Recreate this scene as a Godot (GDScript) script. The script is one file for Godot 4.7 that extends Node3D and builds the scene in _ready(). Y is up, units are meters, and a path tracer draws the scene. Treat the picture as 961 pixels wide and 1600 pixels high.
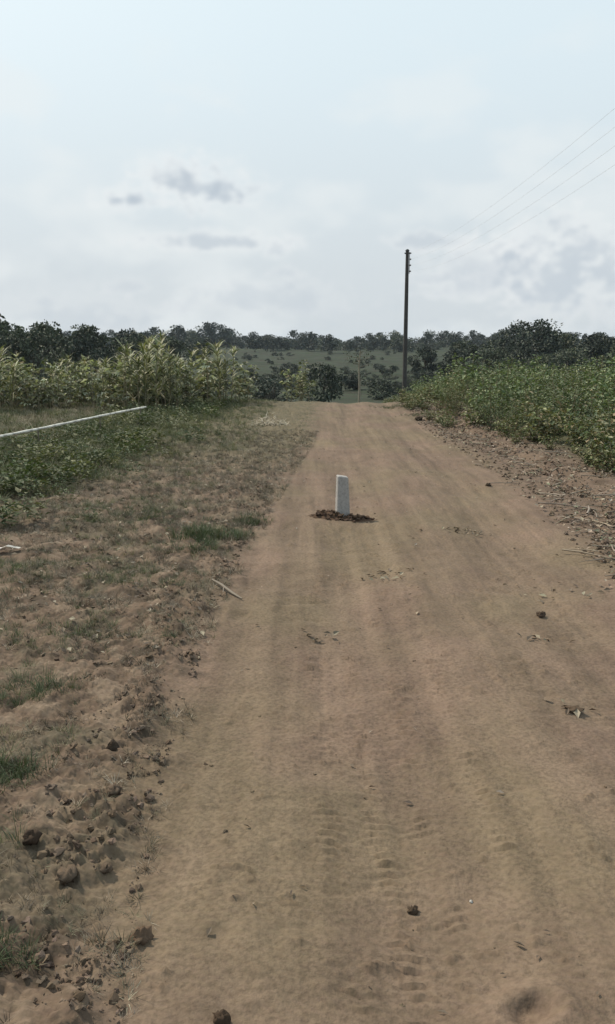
extends Node3D
# A dirt track over a low crest, a concrete marker post in it, crops and weeds on both sides, a far line of trees.

var rng := RandomNumberGenerator.new()
var n_big := FastNoiseLite.new()     # metres
var n_mid := FastNoiseLite.new()     # decimetres
var n_fine := FastNoiseLite.new()    # centimetres
var n_streak := FastNoiseLite.new()
var n_cell := FastNoiseLite.new()
var taken := {}

const SUN_AT := Vector3(-0.55, 0.74, -0.42)
const LEFT_EDGE := [[-60.0, -0.4], [1.7, -0.43], [2.5, -0.5], [4.7, -0.56], [7.0, -0.43], [10.1, -0.24], [13.5, 0.02], [18.3, 0.27], [22.3, 0.41], [30.0, 0.7], [60.0, 1.6]]
const RIGHT_EDGE := [[-60.0, 2.0], [1.7, 2.0], [5.5, 2.08], [8.4, 2.34], [11.3, 2.36], [13.5, 2.24], [16.8, 2.27], [22.3, 2.5], [30.0, 2.9], [60.0, 3.9]]

# ------------------------------------------------------------------ helpers
class Buf:
	var v := PackedVector3Array()
	var n := PackedVector3Array()
	var c := PackedColorArray()
	var i := PackedInt32Array()
	func tri(a: Vector3, b: Vector3, d: Vector3, col: Color) -> void:
		var nn := (d - a).cross(b - a).normalized()
		var k := v.size()
		v.append(a); v.append(b); v.append(d)
		n.append(nn); n.append(nn); n.append(nn)
		c.append(col); c.append(col); c.append(col)
		i.append(k); i.append(k + 1); i.append(k + 2)
	func leaf(base: Vector3, dir: Vector3, side: Vector3, length: float, width: float, fold: float, droop: float, col: Color) -> void:
		var up := side.cross(dir).normalized()
		var tip := base + dir * length - Vector3(0, droop * length, 0)
		var m := base + dir * length * 0.45
		var l := m + side * width * 0.5 + up * fold * width
		var r := m - side * width * 0.5 + up * fold * width
		tri(base, l, tip, col)
		tri(base, tip, r, col)
	func blade(base: Vector3, dir: Vector3, side: Vector3, length: float, width: float, bend: Vector3, col: Color) -> void:
		var p1 := base + dir * length * 0.5 + bend * length * 0.18
		var p2 := base + dir * length * 0.92 + bend * length * 0.62
		var s0 := side * width * 0.5
		var s1 := side * width * 0.38
		tri(base - s0, base + s0, p1 + s1, col)
		tri(base - s0, p1 + s1, p1 - s1, col)
		tri(p1 - s1, p1 + s1, p2, col)
	func tube(pts: Array, radii: Array, segs: int, col: Color, capped := true) -> void:
		var start := v.size()
		for k in pts.size():
			var p: Vector3 = pts[k]
			var t: Vector3 = ((pts[mini(k + 1, pts.size() - 1)] as Vector3) - (pts[maxi(k - 1, 0)] as Vector3)).normalized()
			var a := t.cross(Vector3(0.31, 0.2, 0.93) if absf(t.y) > 0.7 else Vector3.UP).normalized()
			var b := t.cross(a).normalized()
			for s in segs:
				var g := TAU * s / segs
				var o := a * cos(g) + b * sin(g)
				v.append(p + o * float(radii[k])); n.append(o); c.append(col)
		for k in pts.size() - 1:
			for s in segs:
				var q0 := start + k * segs + s
				var q1 := start + k * segs + (s + 1) % segs
				i.append_array(PackedInt32Array([q0, q0 + segs, q1, q1, q0 + segs, q1 + segs]))
		if capped:
			var last: Vector3 = pts[pts.size() - 1]
			for s in segs:
				var e0 := v[start + (pts.size() - 1) * segs + s]
				var e1 := v[start + (pts.size() - 1) * segs + (s + 1) % segs]
				tri(last, e1, e0, col)
	func mesh(m: Material) -> ArrayMesh:
		var arr := []
		arr.resize(Mesh.ARRAY_MAX)
		arr[Mesh.ARRAY_VERTEX] = v
		arr[Mesh.ARRAY_NORMAL] = n
		arr[Mesh.ARRAY_COLOR] = c
		arr[Mesh.ARRAY_INDEX] = i
		var am := ArrayMesh.new()
		am.add_surface_from_arrays(Mesh.PRIMITIVE_TRIANGLES, arr)
		am.surface_set_material(0, m)
		return am

func numbered(base: String) -> String:
	if not taken.has(base):
		taken[base] = 0
		return base
	taken[base] += 1
	return "%s_%03d" % [base, taken[base]]

func tag(o: Node, label: String, category: String, group := "", kind := "") -> void:
	o.set_meta("label", label)
	o.set_meta("category", category)
	if group: o.set_meta("group", group)
	if kind: o.set_meta("kind", kind)

func thing(called: String, label: String, category: String, at := Vector3.ZERO, turn := 0.0, group := "") -> Node3D:
	var o := Node3D.new()
	o.name = numbered(called)
	add_child(o)
	o.position = at
	o.rotation.y = turn
	tag(o, label, category, group)
	return o

func part(called: String, mesh: Mesh, parent: Node) -> MeshInstance3D:
	var o := MeshInstance3D.new()
	o.name = called
	o.mesh = mesh
	parent.add_child(o, true)
	return o

func copy(o: Node3D, at: Vector3, turn: float, size: float, label := "") -> Node3D:
	var c: Node3D = o.duplicate()
	c.name = numbered(String(o.name).rstrip("0123456789").trim_suffix("_"))
	add_child(c)
	c.position = at
	c.rotation.y = turn
	c.scale = Vector3.ONE * size
	if label: c.set_meta("label", label)
	return c

func scatter(called: String, mesh: Mesh, spots: Array, label: String, category: String, parent: Node = self) -> MultiMeshInstance3D:
	# spots: [Transform3D, Color]
	var mm := MultiMesh.new()
	mm.transform_format = MultiMesh.TRANSFORM_3D
	mm.use_colors = true
	mm.mesh = mesh
	mm.instance_count = spots.size()
	for k in spots.size():
		mm.set_instance_transform(k, spots[k][0])
		mm.set_instance_color(k, spots[k][1])
	var o := MultiMeshInstance3D.new()
	o.multimesh = mm
	if parent == self:
		o.name = numbered(called)
		tag(o, label, category, "", "stuff")
	else:
		o.name = called
		o.set_meta("kind", "stuff")
	parent.add_child(o, true)
	return o

func lin(r: float, g: float, b: float) -> Color:
	return Color(r, g, b)

func vary(c: Color, amount: float) -> Color:
	var k := 1.0 + rng.randf_range(-amount, amount)
	return Color(c.r * k * rng.randf_range(0.94, 1.06), c.g * k, c.b * k * rng.randf_range(0.92, 1.08))

func edge(table: Array, d: float) -> float:
	for k in table.size() - 1:
		if d <= table[k + 1][0]:
			var t: float = clampf((d - table[k][0]) / (table[k + 1][0] - table[k][0]), 0.0, 1.0)
			return lerpf(table[k][1], table[k + 1][1], t)
	return table[table.size() - 1][1]

func sm(a: float, b: float, x: float) -> float:
	return smoothstep(a, b, x)

# ------------------------------------------------------------------ terrain
func land(x: float, d: float) -> float:
	# the long shape of the ground: level, over a crest at about 22 m, down, and slowly up to the far trees
	var h := 0.0
	h -= 2.3 * sm(19.0, 66.0, d) * (1.0 - 0.25 * sm(0.0, 1.0, absf(x) / 60.0))
	h -= 0.35 * sm(22.0, 32.0, d)
	h += 2.05 * sm(90.0, 300.0, d)
	if d > 30.0:
		h += n_big.get_noise_2d(x * 0.06, d * 0.06) * 0.5 * sm(30.0, 120.0, d)
	return h

func ground(x: float, d: float) -> float:
	var h := land(x, d)
	if d > 45.0 or d < -12.0 or absf(x) > 30.0:
		return h
	var le := edge(LEFT_EDGE, d)
	var re := edge(RIGHT_EDGE, d)
	var wob := n_mid.get_noise_2d(x * 0.3, d * 0.5) * 0.16
	var off_l := le - x + wob      # > 0 on the left verge
	var off_r := x - re + wob      # > 0 on the right verge
	var on := (1.0 - sm(-0.1, 0.12, off_l)) * (1.0 - sm(-0.1, 0.15, off_r))
	h += n_big.get_noise_2d(x * 0.9, d * 0.9) * 0.03
	var nm := n_mid.get_noise_2d(x, d)
	var nf := n_fine.get_noise_2d(x, d)
	if on > 0.0:
		var u := (x - le) / (re - le)
		var r := -0.03 * exp(-pow((u - 0.3) / 0.11, 2.0)) - 0.032 * exp(-pow((u - 0.76) / 0.1, 2.0)) + 0.012 * exp(-pow((u - 0.53) / 0.1, 2.0))
		r += n_streak.get_noise_2d(x * 7.0, d * 0.35) * 0.008
		r += nm * 0.008 + nf * 0.0025
		# tyre tread left in the dust, in broken runs
		for track in [[0.225, 0.035], [0.29, 0.03], [0.355, 0.035], [0.44, 0.02], [0.7, 0.03], [0.79, 0.035]]:
			var w := exp(-pow((u - float(track[0])) / (float(track[1]) * 0.62), 2.0))
			if w > 0.03:
				var run := sm(-0.08, 0.16, n_big.get_noise_2d(x * 0.6 + float(track[0]) * 70.0, d * 1.6)) * (1.0 - sm(6.5, 9.0, d))
				var lug := 1.0 - fposmod(d / 0.043 + 0.9 * n_big.get_noise_2d(x * 4.0, d * 2.0) + absf(u - float(track[0])) * 5.0, 1.0)
				r += w * run * (0.0125 * (lug - 0.5) * (0.4 + 1.1 * sm(-0.3, 0.3, nm)) + 0.004 * nf)
		# scuffs: single shallow dints
		var s := n_cell.get_noise_2d(x * 1.3, d * 2.1)
		r -= 0.011 * sm(0.05, -0.45, -0.55 - s) * sm(0.1, 0.5, n_big.get_noise_2d(x * 3.0 + 9.0, d * 3.0))
		r += 0.014 * sm(0.32, 0.62, n_mid.get_noise_2d(x * 1.7 + 31.0, d * 3.4))* sm(0.0, 0.3, n_big.get_noise_2d(x * 2.0, d * 2.0 + 50.0))
		h += r * on
	if off_l > -0.15:
		var v := sm(-0.12, 0.35, off_l)
		h += v * (0.034 * n_mid.get_noise_2d(x * 0.4, d * 0.4) + 0.02 * nm + 0.018 * nf + 0.02)
		# the ridge of loose earth the grader left along the edge
		var strong := sm(1.0, 2.0, d) * (1.0 - 0.6 * sm(4.4, 6.5, d)) * (1.0 - sm(12.0, 20.0, d))
		var mid := 0.17 + 0.09 * n_big.get_noise_2d(d * 2.0, 7.0) + 0.12 * (1.0 - sm(1.6, 2.4, d))
		var rg := exp(-pow((off_l - mid) / 0.13, 2.0))
		var lumpy := 0.45 + 0.55 * sm(-0.2, 0.4, n_mid.get_noise_2d(x * 0.5 + 3.0, d * 0.5))
		h += 0.7 * strong * rg * lumpy * (0.02 + 0.035 * absf(nm) * 2.0 + 0.026 * nf)
	if off_r > -0.2:
		var v2 := sm(-0.15, 0.4, off_r)
		h += v2 * (0.02 * nm + 0.016 * nf + 0.03 * n_mid.get_noise_2d(x * 0.5, d * 0.5 + 20.0))
		h += 0.09 * sm(0.5, 0.85, off_r + 0.3 * n_mid.get_noise_2d(x * 0.35, d * 0.35 + 4.0)) * sm(3.0, 8.0, d)
	# hollow and rim near the foot of the picture's right side: an old hoof print
	var q := Vector2((x - 0.54) * 0.8, d - 1.76).length() + 0.012 * nm
	h += 0.012 * exp(-pow((q - 0.07) / 0.018, 2.0)) - 0.03 * (1.0 - sm(0.02, 0.055, q))
	return h

func soil(x: float, d: float) -> Color:
	var far_c := lin(0.025, 0.036, 0.019)
	if d > 45.0 or d < -12.0 or absf(x) > 30.0:
		var t := n_big.get_noise_2d(x * 0.05 + 5.0, d * 0.14)
		var t2 := n_big.get_noise_2d(x * 0.4, d * 0.6)
		var c := far_c.lerp(lin(0.036, 0.05, 0.025), sm(-0.1, 0.35, t)).lerp(lin(0.032, 0.032, 0.02), sm(0.0, 0.35, t2))
		return c
	var le := edge(LEFT_EDGE, d)
	var re := edge(RIGHT_EDGE, d)
	var wob := n_mid.get_noise_2d(x * 0.3, d * 0.5) * 0.16
	var off_l := le - x + wob
	var off_r := x - re + wob
	var b := n_big.get_noise_2d(x * 0.8, d * 0.5)
	var m := n_mid.get_noise_2d(x * 0.6 + 11.0, d * 0.6)
	var f := n_fine.get_noise_2d(x + 5.0, d)
	var st := n_streak.get_noise_2d(x * 5.0, d * 0.22)
	var road := lin(0.165, 0.121, 0.085)
	road = road.lerp(lin(0.162, 0.123, 0.082), sm(0.0, 0.45, b))
	road = road.lerp(lin(0.172, 0.122, 0.089), sm(0.0, 0.35, -b))
	var k := 1.0 + 0.24 * st + 0.12 * m + 0.10 * f + 0.14 * n_big.get_noise_2d(x * 2.2 + 60.0, d * 0.9)
	road = Color(road.r * k, road.g * k, road.b * k)
	var c2 := road
	if off_l > -0.2:
		var e := lin(0.145, 0.104, 0.074)
		e = e.lerp(lin(0.085, 0.064, 0.046), sm(0.04, 0.34, m))
		e = e.lerp(lin(0.2, 0.152, 0.11), sm(0.06, 0.36, -m) * 0.8)
		e = e.lerp(lin(0.115, 0.096, 0.066), sm(0.05, 0.4, n_big.get_noise_2d(x * 1.3 + 40.0, d * 1.3)) * 0.7)
		# towards the meadow the earth is covered by low green
		e = e.lerp(lin(0.075, 0.082, 0.042), sm(1.5, 3.0, off_l + 0.6 * b) * sm(6.0, 11.0, d))
		e = e.lerp(lin(0.12, 0.11, 0.065), sm(9.0, 13.0, d) * 0.6)
		c2 = c2.lerp(Color(e.r * (1.0 + 0.25 * f), e.g * (1.0 + 0.25 * f), e.b * (1.0 + 0.25 * f)), sm(-0.15, 0.35, off_l + 0.25 * m))
	if off_r > -0.3:
		var e2 := lin(0.165, 0.12, 0.088)
		e2 = e2.lerp(lin(0.1, 0.072, 0.053), sm(0.05, 0.38, m))
		e2 = e2.lerp(lin(0.08, 0.078, 0.045), sm(0.8, 1.6, off_r))
		c2 = c2.lerp(Color(e2.r * (1.0 + 0.25 * f), e2.g * (1.0 + 0.25 * f), e2.b * (1.0 + 0.25 * f)), sm(-0.1, 0.25, off_r))
	c2 = c2.lerp(lin(0.09, 0.1, 0.05), sm(22.0, 30.0, d) * 0.85)
	c2 = c2.lerp(far_c, sm(30.0, 45.0, d))
	return c2

func build_ground(mat: Material) -> void:
	var xs := PackedFloat32Array()
	var right := []
	var left := []
	var x := 1.9
	var step := 0.014
	while x < 900.0:
		right.append(x); x += step; step *= 1.05
	x = -1.5; step = 0.014
	while x > -900.0:
		left.append(x); x -= step; step *= 1.05
	left.reverse()
	for a in left: xs.append(a)
	x = -1.5 + 0.014
	while x < 1.899:
		xs.append(x); x += 0.014
	for a in right: xs.append(a)
	var ds := PackedFloat32Array()
	for a in [-80.0, -55.0, -38.0, -26.0, -18.0, -12.0, -8.0, -5.0, -3.0, -1.8, -1.0, -0.4, 0.0, 0.3, 0.6, 0.8, 1.0, 1.1, 1.2, 1.28, 1.34]: ds.append(a)
	var d := 1.38
	while d < 1000.0:
		ds.append(d); d += maxf(0.0082, 0.0037 * d) if d < 6.5 else 0.0078 * d
	var w := xs.size()
	var rows := ds.size()
	var hs := PackedFloat32Array(); hs.resize(w * rows)
	var v := PackedVector3Array(); v.resize(w * rows)
	var nn := PackedVector3Array(); nn.resize(w * rows)
	var cc := PackedColorArray(); cc.resize(w * rows)
	for r in rows:
		for q in w:
			var h := ground(xs[q], ds[r])
			hs[r * w + q] = h
			v[r * w + q] = Vector3(xs[q], h, -ds[r])
			cc[r * w + q] = soil(xs[q], ds[r])
	for r in rows:
		var r0 := maxi(r - 1, 0)
		var r1 := mini(r + 1, rows - 1)
		for q in w:
			var q0 := maxi(q - 1, 0)
			var q1 := mini(q + 1, w - 1)
			var gx := (hs[r * w + q1] - hs[r * w + q0]) / (xs[q1] - xs[q0])
			var gd := (hs[r1 * w + q] - hs[r0 * w + q]) / (ds[r1] - ds[r0])
			nn[r * w + q] = Vector3(-gx, 1.0, gd).normalized()
	var ix := [PackedInt32Array(), PackedInt32Array()]
	for r in rows - 1:
		var dm := (ds[r] + ds[r + 1]) * 0.5
		var le := edge(LEFT_EDGE, dm)
		var re := edge(RIGHT_EDGE, dm)
		var near_row := dm < 36.0
		for q in w - 1:
			var which := 0
			var xm := (xs[q] + xs[q + 1]) * 0.5
			if near_row and xm > le - 0.3 and xm < re + 0.3:
				var wob := n_mid.get_noise_2d(xm * 0.3, dm * 0.5) * 0.16
				if le - xm + wob < 0.0 and xm - re + wob < 0.0: which = 1
			var a := r * w + q
			ix[which].append(a); ix[which].append(a + w); ix[which].append(a + 1)
			ix[which].append(a + 1); ix[which].append(a + w); ix[which].append(a + w + 1)
	for which in 2:
		var remap := PackedInt32Array(); remap.resize(w * rows); remap.fill(-1)
		var pv := PackedVector3Array()
		var pn := PackedVector3Array()
		var pc := PackedColorArray()
		var src: PackedInt32Array = ix[which]
		var dst := PackedInt32Array(); dst.resize(src.size())
		for k in src.size():
			var s := src[k]
			if remap[s] < 0:
				remap[s] = pv.size()
				pv.append(v[s]); pn.append(nn[s]); pc.append(cc[s])
			dst[k] = remap[s]
		var arr := []
		arr.resize(Mesh.ARRAY_MAX)
		arr[Mesh.ARRAY_VERTEX] = pv
		arr[Mesh.ARRAY_NORMAL] = pn
		arr[Mesh.ARRAY_COLOR] = pc
		arr[Mesh.ARRAY_INDEX] = dst
		var am := ArrayMesh.new()
		am.add_surface_from_arrays(Mesh.PRIMITIVE_TRIANGLES, arr)
		am.surface_set_material(0, mat)
		var o := MeshInstance3D.new()
		o.name = "ground" if which == 0 else "dirt_track"
		o.mesh = am
		add_child(o)
		tag(o, "rough brown earth and grassland on both sides of the track" if which == 0 else "bare brown dirt track with tyre marks running over the crest", "ground" if which == 0 else "track", "", "structure")

# ------------------------------------------------------------------ materials
func noise_tex(freq: float, octaves: int, seed_no: int, ramp: Gradient, size := 1024, type := FastNoiseLite.TYPE_SIMPLEX_SMOOTH) -> NoiseTexture2D:
	var f := FastNoiseLite.new()
	f.noise_type = type
	f.frequency = freq
	f.fractal_octaves = octaves
	f.fractal_gain = 0.6
	f.seed = seed_no
	var t := NoiseTexture2D.new()
	t.width = size; t.height = size
	t.seamless = true
	t.noise = f
	if ramp: t.color_ramp = ramp
	return t

func grad(stops: Array) -> Gradient:
	var g := Gradient.new()
	var o := PackedFloat32Array()
	var c := PackedColorArray()
	for s in stops:
		o.append(s[0]); c.append(Color(s[1], s[1], s[1]) if s[1] is float else s[1])
	g.offsets = o
	g.colors = c
	return g

func plain(rough: float, through := Color.BLACK) -> StandardMaterial3D:
	var m := StandardMaterial3D.new()
	m.vertex_color_use_as_albedo = true
	m.roughness = rough
	m.cull_mode = BaseMaterial3D.CULL_DISABLED
	if through != Color.BLACK:
		m.backlight_enabled = true
		m.backlight = through
	return m

# ------------------------------------------------------------------ shapes of plants
func ball_dir() -> Vector3:
	var y := rng.randf_range(-1.0, 1.0)
	var a := rng.randf() * TAU
	var s := sqrt(1.0 - y * y)
	return Vector3(cos(a) * s, y, sin(a) * s)

func crop_meshes(seed_no: int, height: float, stems: int, leaf_mat: Material, stem_mat: Material) -> Array:
	rng.seed = seed_no
	var sb := Buf.new()
	var lb := Buf.new()
	for s in stems:
		var a := rng.randf() * TAU
		var lean := Vector3(cos(a), 0, sin(a)) * rng.randf_range(0.0, 0.14)
		var hh := height * rng.randf_range(0.5, 1.12)
		var base := Vector3(cos(a), 0, sin(a)) * rng.randf_range(0.02, 0.5)
		var pts := []
		var rad := []
		for k in 6:
			var t := k / 5.0
			pts.append(base + Vector3(0, hh * t - (0.05 if k == 0 else 0.0), 0) + lean * t * t * hh + Vector3(rng.randf_range(-1, 1), 0, rng.randf_range(-1, 1)) * 0.02)
			rad.append(lerpf(0.014, 0.005, t))
		sb.tube(pts, rad, 5, vary(lin(0.17, 0.15, 0.09), 0.2))
		var count := int(26 * hh)
		for k in count:
			var t := pow(rng.randf(), 0.9) * 0.86 + 0.16
			var p: Vector3 = base + Vector3(0, hh * minf(t, 1.02), 0) + lean * t * t * hh
			var b := rng.randf() * TAU
			var out := Vector3(cos(b), rng.randf_range(-0.15, 0.55), sin(b)).normalized()
			var pet := rng.randf_range(0.03, 0.14)
			var at := p + out * pet
			if seed_no % 2 == 1:
				# long arching blades, as on a cereal stalk
				var sd2 := out.cross(Vector3.UP).normalized()
				var pale := vary([lin(0.24, 0.25, 0.15), lin(0.4, 0.39, 0.28), lin(0.14, 0.16, 0.085)][rng.randi() % 3], 0.2)
				lb.blade(p, (out + Vector3.UP * 1.1).normalized(), sd2, rng.randf_range(0.22, 0.42), rng.randf_range(0.03, 0.05), out * 0.7 - Vector3.UP * rng.randf_range(0.3, 0.9), pale)
				continue
			# a hand of three narrow leaflets
			var side := out.cross(Vector3.UP).normalized()
			side = (side + Vector3.UP * rng.randf_range(-0.5, 0.5)).normalized()
			var col := lin(0.2, 0.21, 0.135)
			var roll := rng.randf()
			if roll < 0.35: col = lin(0.46, 0.46, 0.36)
			elif roll < 0.55: col = lin(0.11, 0.125, 0.065)
			elif roll < 0.64: col = lin(0.27, 0.23, 0.15)
			col = vary(col, 0.25)
			for g in 3:
				var dir := (out + side * (g - 1) * 0.7).normalized()
				var sd := dir.cross(Vector3.UP.slerp(out, 0.2)).normalized()
				lb.leaf(at, dir, sd, rng.randf_range(0.11, 0.18), rng.randf_range(0.05, 0.08), rng.randf_range(0.0, 0.2), rng.randf_range(0.0, 0.7), col)
		if seed_no % 2 == 1:
			for k in 9:
				var top := base + Vector3(0, hh, 0) + lean * hh
				var b2 := rng.randf() * TAU
				var o2 := (Vector3(cos(b2), 1.6, sin(b2))).normalized()
				lb.blade(top, o2, o2.cross(Vector3.UP).normalized(), rng.randf_range(0.12, 0.24), 0.014, Vector3(cos(b2), -0.2, sin(b2)) * 0.5, vary(lin(0.42, 0.38, 0.26), 0.2))
	return [sb.mesh(stem_mat), lb.mesh(leaf_mat)]

func weed_meshes(seed_no: int, height: float, radius: float, leaves: int, size: float, cols: Array, leaf_mat: Material, stem_mat: Material) -> Array:
	rng.seed = seed_no
	var sb := Buf.new()
	var lb := Buf.new()
	var shoots := 9
	var tips := []
	for s in shoots:
		var a := TAU * s / shoots + rng.randf_range(-0.4, 0.4)
		var out := Vector3(cos(a), 0, sin(a)) * radius * rng.randf_range(0.25, 1.0)
		var hh := height * rng.randf_range(0.6, 1.1)
		var pts := []
		var rad := []
		for k in 5:
			var t := k / 4.0
			pts.append(Vector3(0, hh * t - (0.04 if k == 0 else 0.0), 0) + out * (0.1 + 0.9 * t * (1.4 - 0.4 * t)))
			rad.append(lerpf(0.009, 0.003, t))
		sb.tube(pts, rad, 4, vary(lin(0.13, 0.11, 0.06), 0.2))
		tips.append([pts, hh])
	for k in leaves:
		var sh: Array = tips[rng.randi() % shoots]
		var t := pow(rng.randf(), 0.75)
		var f := t * 3.99
		var p: Vector3 = (sh[0][int(f)] as Vector3).lerp(sh[0][int(f) + 1], f - int(f))
		var o := ball_dir()
		p += Vector3(o.x, o.y * 0.6, o.z) * rng.randf_range(0.03, 0.2) * (radius / 0.5)
		p.y = maxf(p.y, 0.03)
		var b := rng.randf() * TAU
		var dir := Vector3(cos(b), rng.randf_range(-0.4, 0.6), sin(b)).normalized()
		var side := (dir.cross(Vector3.UP).normalized() + Vector3.UP * rng.randf_range(-0.6, 0.6)).normalized()
		var col: Color = cols[rng.randi() % cols.size()]
		var s2 := size * rng.randf_range(0.6, 1.3)
		lb.leaf(p, dir, side, s2, s2 * rng.randf_range(0.45, 0.65), rng.randf_range(0.0, 0.25), rng.randf_range(0.0, 0.5), vary(col, 0.28))
	return [sb.mesh(stem_mat), lb.mesh(leaf_mat)]

func tree_meshes(seed_no: int, height: float, spread: float, clumps: int, faces: int, size: float, base_at: float, cols: Array, leaf_mat: Material, bark_mat: Material) -> Array:
	# a tapered trunk, limbs out to every clump, and leaf-sized faces round each clump
	rng.seed = seed_no
	var sb := Buf.new()
	var lb := Buf.new()
	var fork := height * base_at
	var bark := lin(0.07, 0.06, 0.045)
	var tr := height * 0.022 + 0.02
	sb.tube([Vector3(0, -0.25, 0), Vector3(0.02 * height, fork * 0.5, 0.0), Vector3(0, fork, 0.02 * height), Vector3(0.03 * height, height * 0.8, 0)], [tr * 1.3, tr, tr * 0.75, tr * 0.2], 7, bark)
	for k in clumps:
		var a := rng.randf() * TAU
		var t := rng.randf()
		var hgt := lerpf(fork * 0.9, height * 0.93, pow(t, 0.8))
		var prof := sin(PI * clampf(0.16 + 0.78 * (hgt - fork * 0.9) / maxf(height - fork * 0.9, 0.1), 0.0, 1.0))
		var rr := spread * prof * sqrt(rng.randf_range(0.08, 1.0))
		var c := Vector3(cos(a) * rr, hgt, sin(a) * rr)
		var start := Vector3(0, minf(fork + (hgt - fork) * 0.35, hgt), 0)
		sb.tube([start, start.lerp(c, 0.5) - Vector3(0, 0.04 * height, 0) * rng.randf(), c], [tr * 0.4, tr * 0.25, tr * 0.08], 4, bark)
		var cr := spread * rng.randf_range(0.22, 0.42)
		var tone := rng.randf_range(0.8, 1.2)
		for f in int(faces / clumps):
			var o := ball_dir()
			var p := c + Vector3(o.x, o.y * 0.7, o.z) * cr * pow(rng.randf(), 0.45)
			var dir := (o + ball_dir() * 0.8).normalized()
			var side := dir.cross(ball_dir()).normalized()
			var col: Color = cols[rng.randi() % cols.size()]
			col = vary(col, 0.25)
			var s2 := size * rng.randf_range(0.55, 1.3)
			lb.leaf(p, dir, side, s2, s2 * rng.randf_range(0.45, 0.8), rng.randf_range(0.0, 0.35), rng.randf_range(0.0, 0.4), Color(col.r * tone, col.g * tone, col.b * tone))
	return [sb.mesh(bark_mat), lb.mesh(leaf_mat)]

func rock_mesh(seed_no: int, m: Material, flat := 0.7, rough := 0.35, rings := 7, segs := 10) -> ArrayMesh:
	var f := FastNoiseLite.new()
	f.seed = seed_no
	f.frequency = 2.0
	f.fractal_octaves = 3
	var st := SurfaceTool.new()
	st.begin(Mesh.PRIMITIVE_TRIANGLES)
	st.set_smooth_group(-1 if rings < 8 else 0)
	var pt := func(r: int, s: int) -> Vector3:
		var th := PI * r / rings
		var ph := TAU * (s % segs) / segs
		var p := Vector3(sin(th) * cos(ph), cos(th), sin(th) * sin(ph))
		if r == 0: p = Vector3.UP
		if r == rings: p = Vector3.DOWN
		p *= 1.0 + rough * f.get_noise_3dv(p * 1.3) * 2.4
		p.y *= flat
		return p * 0.5
	for r in rings:
		for s in segs:
			var a: Vector3 = pt.call(r, s)
			var b: Vector3 = pt.call(r, s + 1)
			var c: Vector3 = pt.call(r + 1, s)
			var d: Vector3 = pt.call(r + 1, s + 1)
			if r > 0:
				for p in [a, b, d]:
					st.set_color(Color.WHITE); st.add_vertex(p)
			if r < rings - 1:
				for p in [a, d, c]:
					st.set_color(Color.WHITE); st.add_vertex(p)
	st.index()
	st.generate_normals()
	st.set_material(m)
	return st.commit()

func on_ground(x: float, d: float, lift := 0.0) -> Vector3:
	return Vector3(x, ground(x, d) + lift, -d)

func spin(x: float, d: float, size: Vector3, lift := 0.0, tilt := 0.25) -> Transform3D:
	var b := Basis(Vector3.UP, rng.randf() * TAU) * Basis(Vector3(1, 0, 0), rng.randf_range(-tilt, tilt)) * Basis(Vector3(0, 0, 1), rng.randf_range(-tilt, tilt))
	return Transform3D(b.scaled_local(size), on_ground(x, d, lift))

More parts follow.
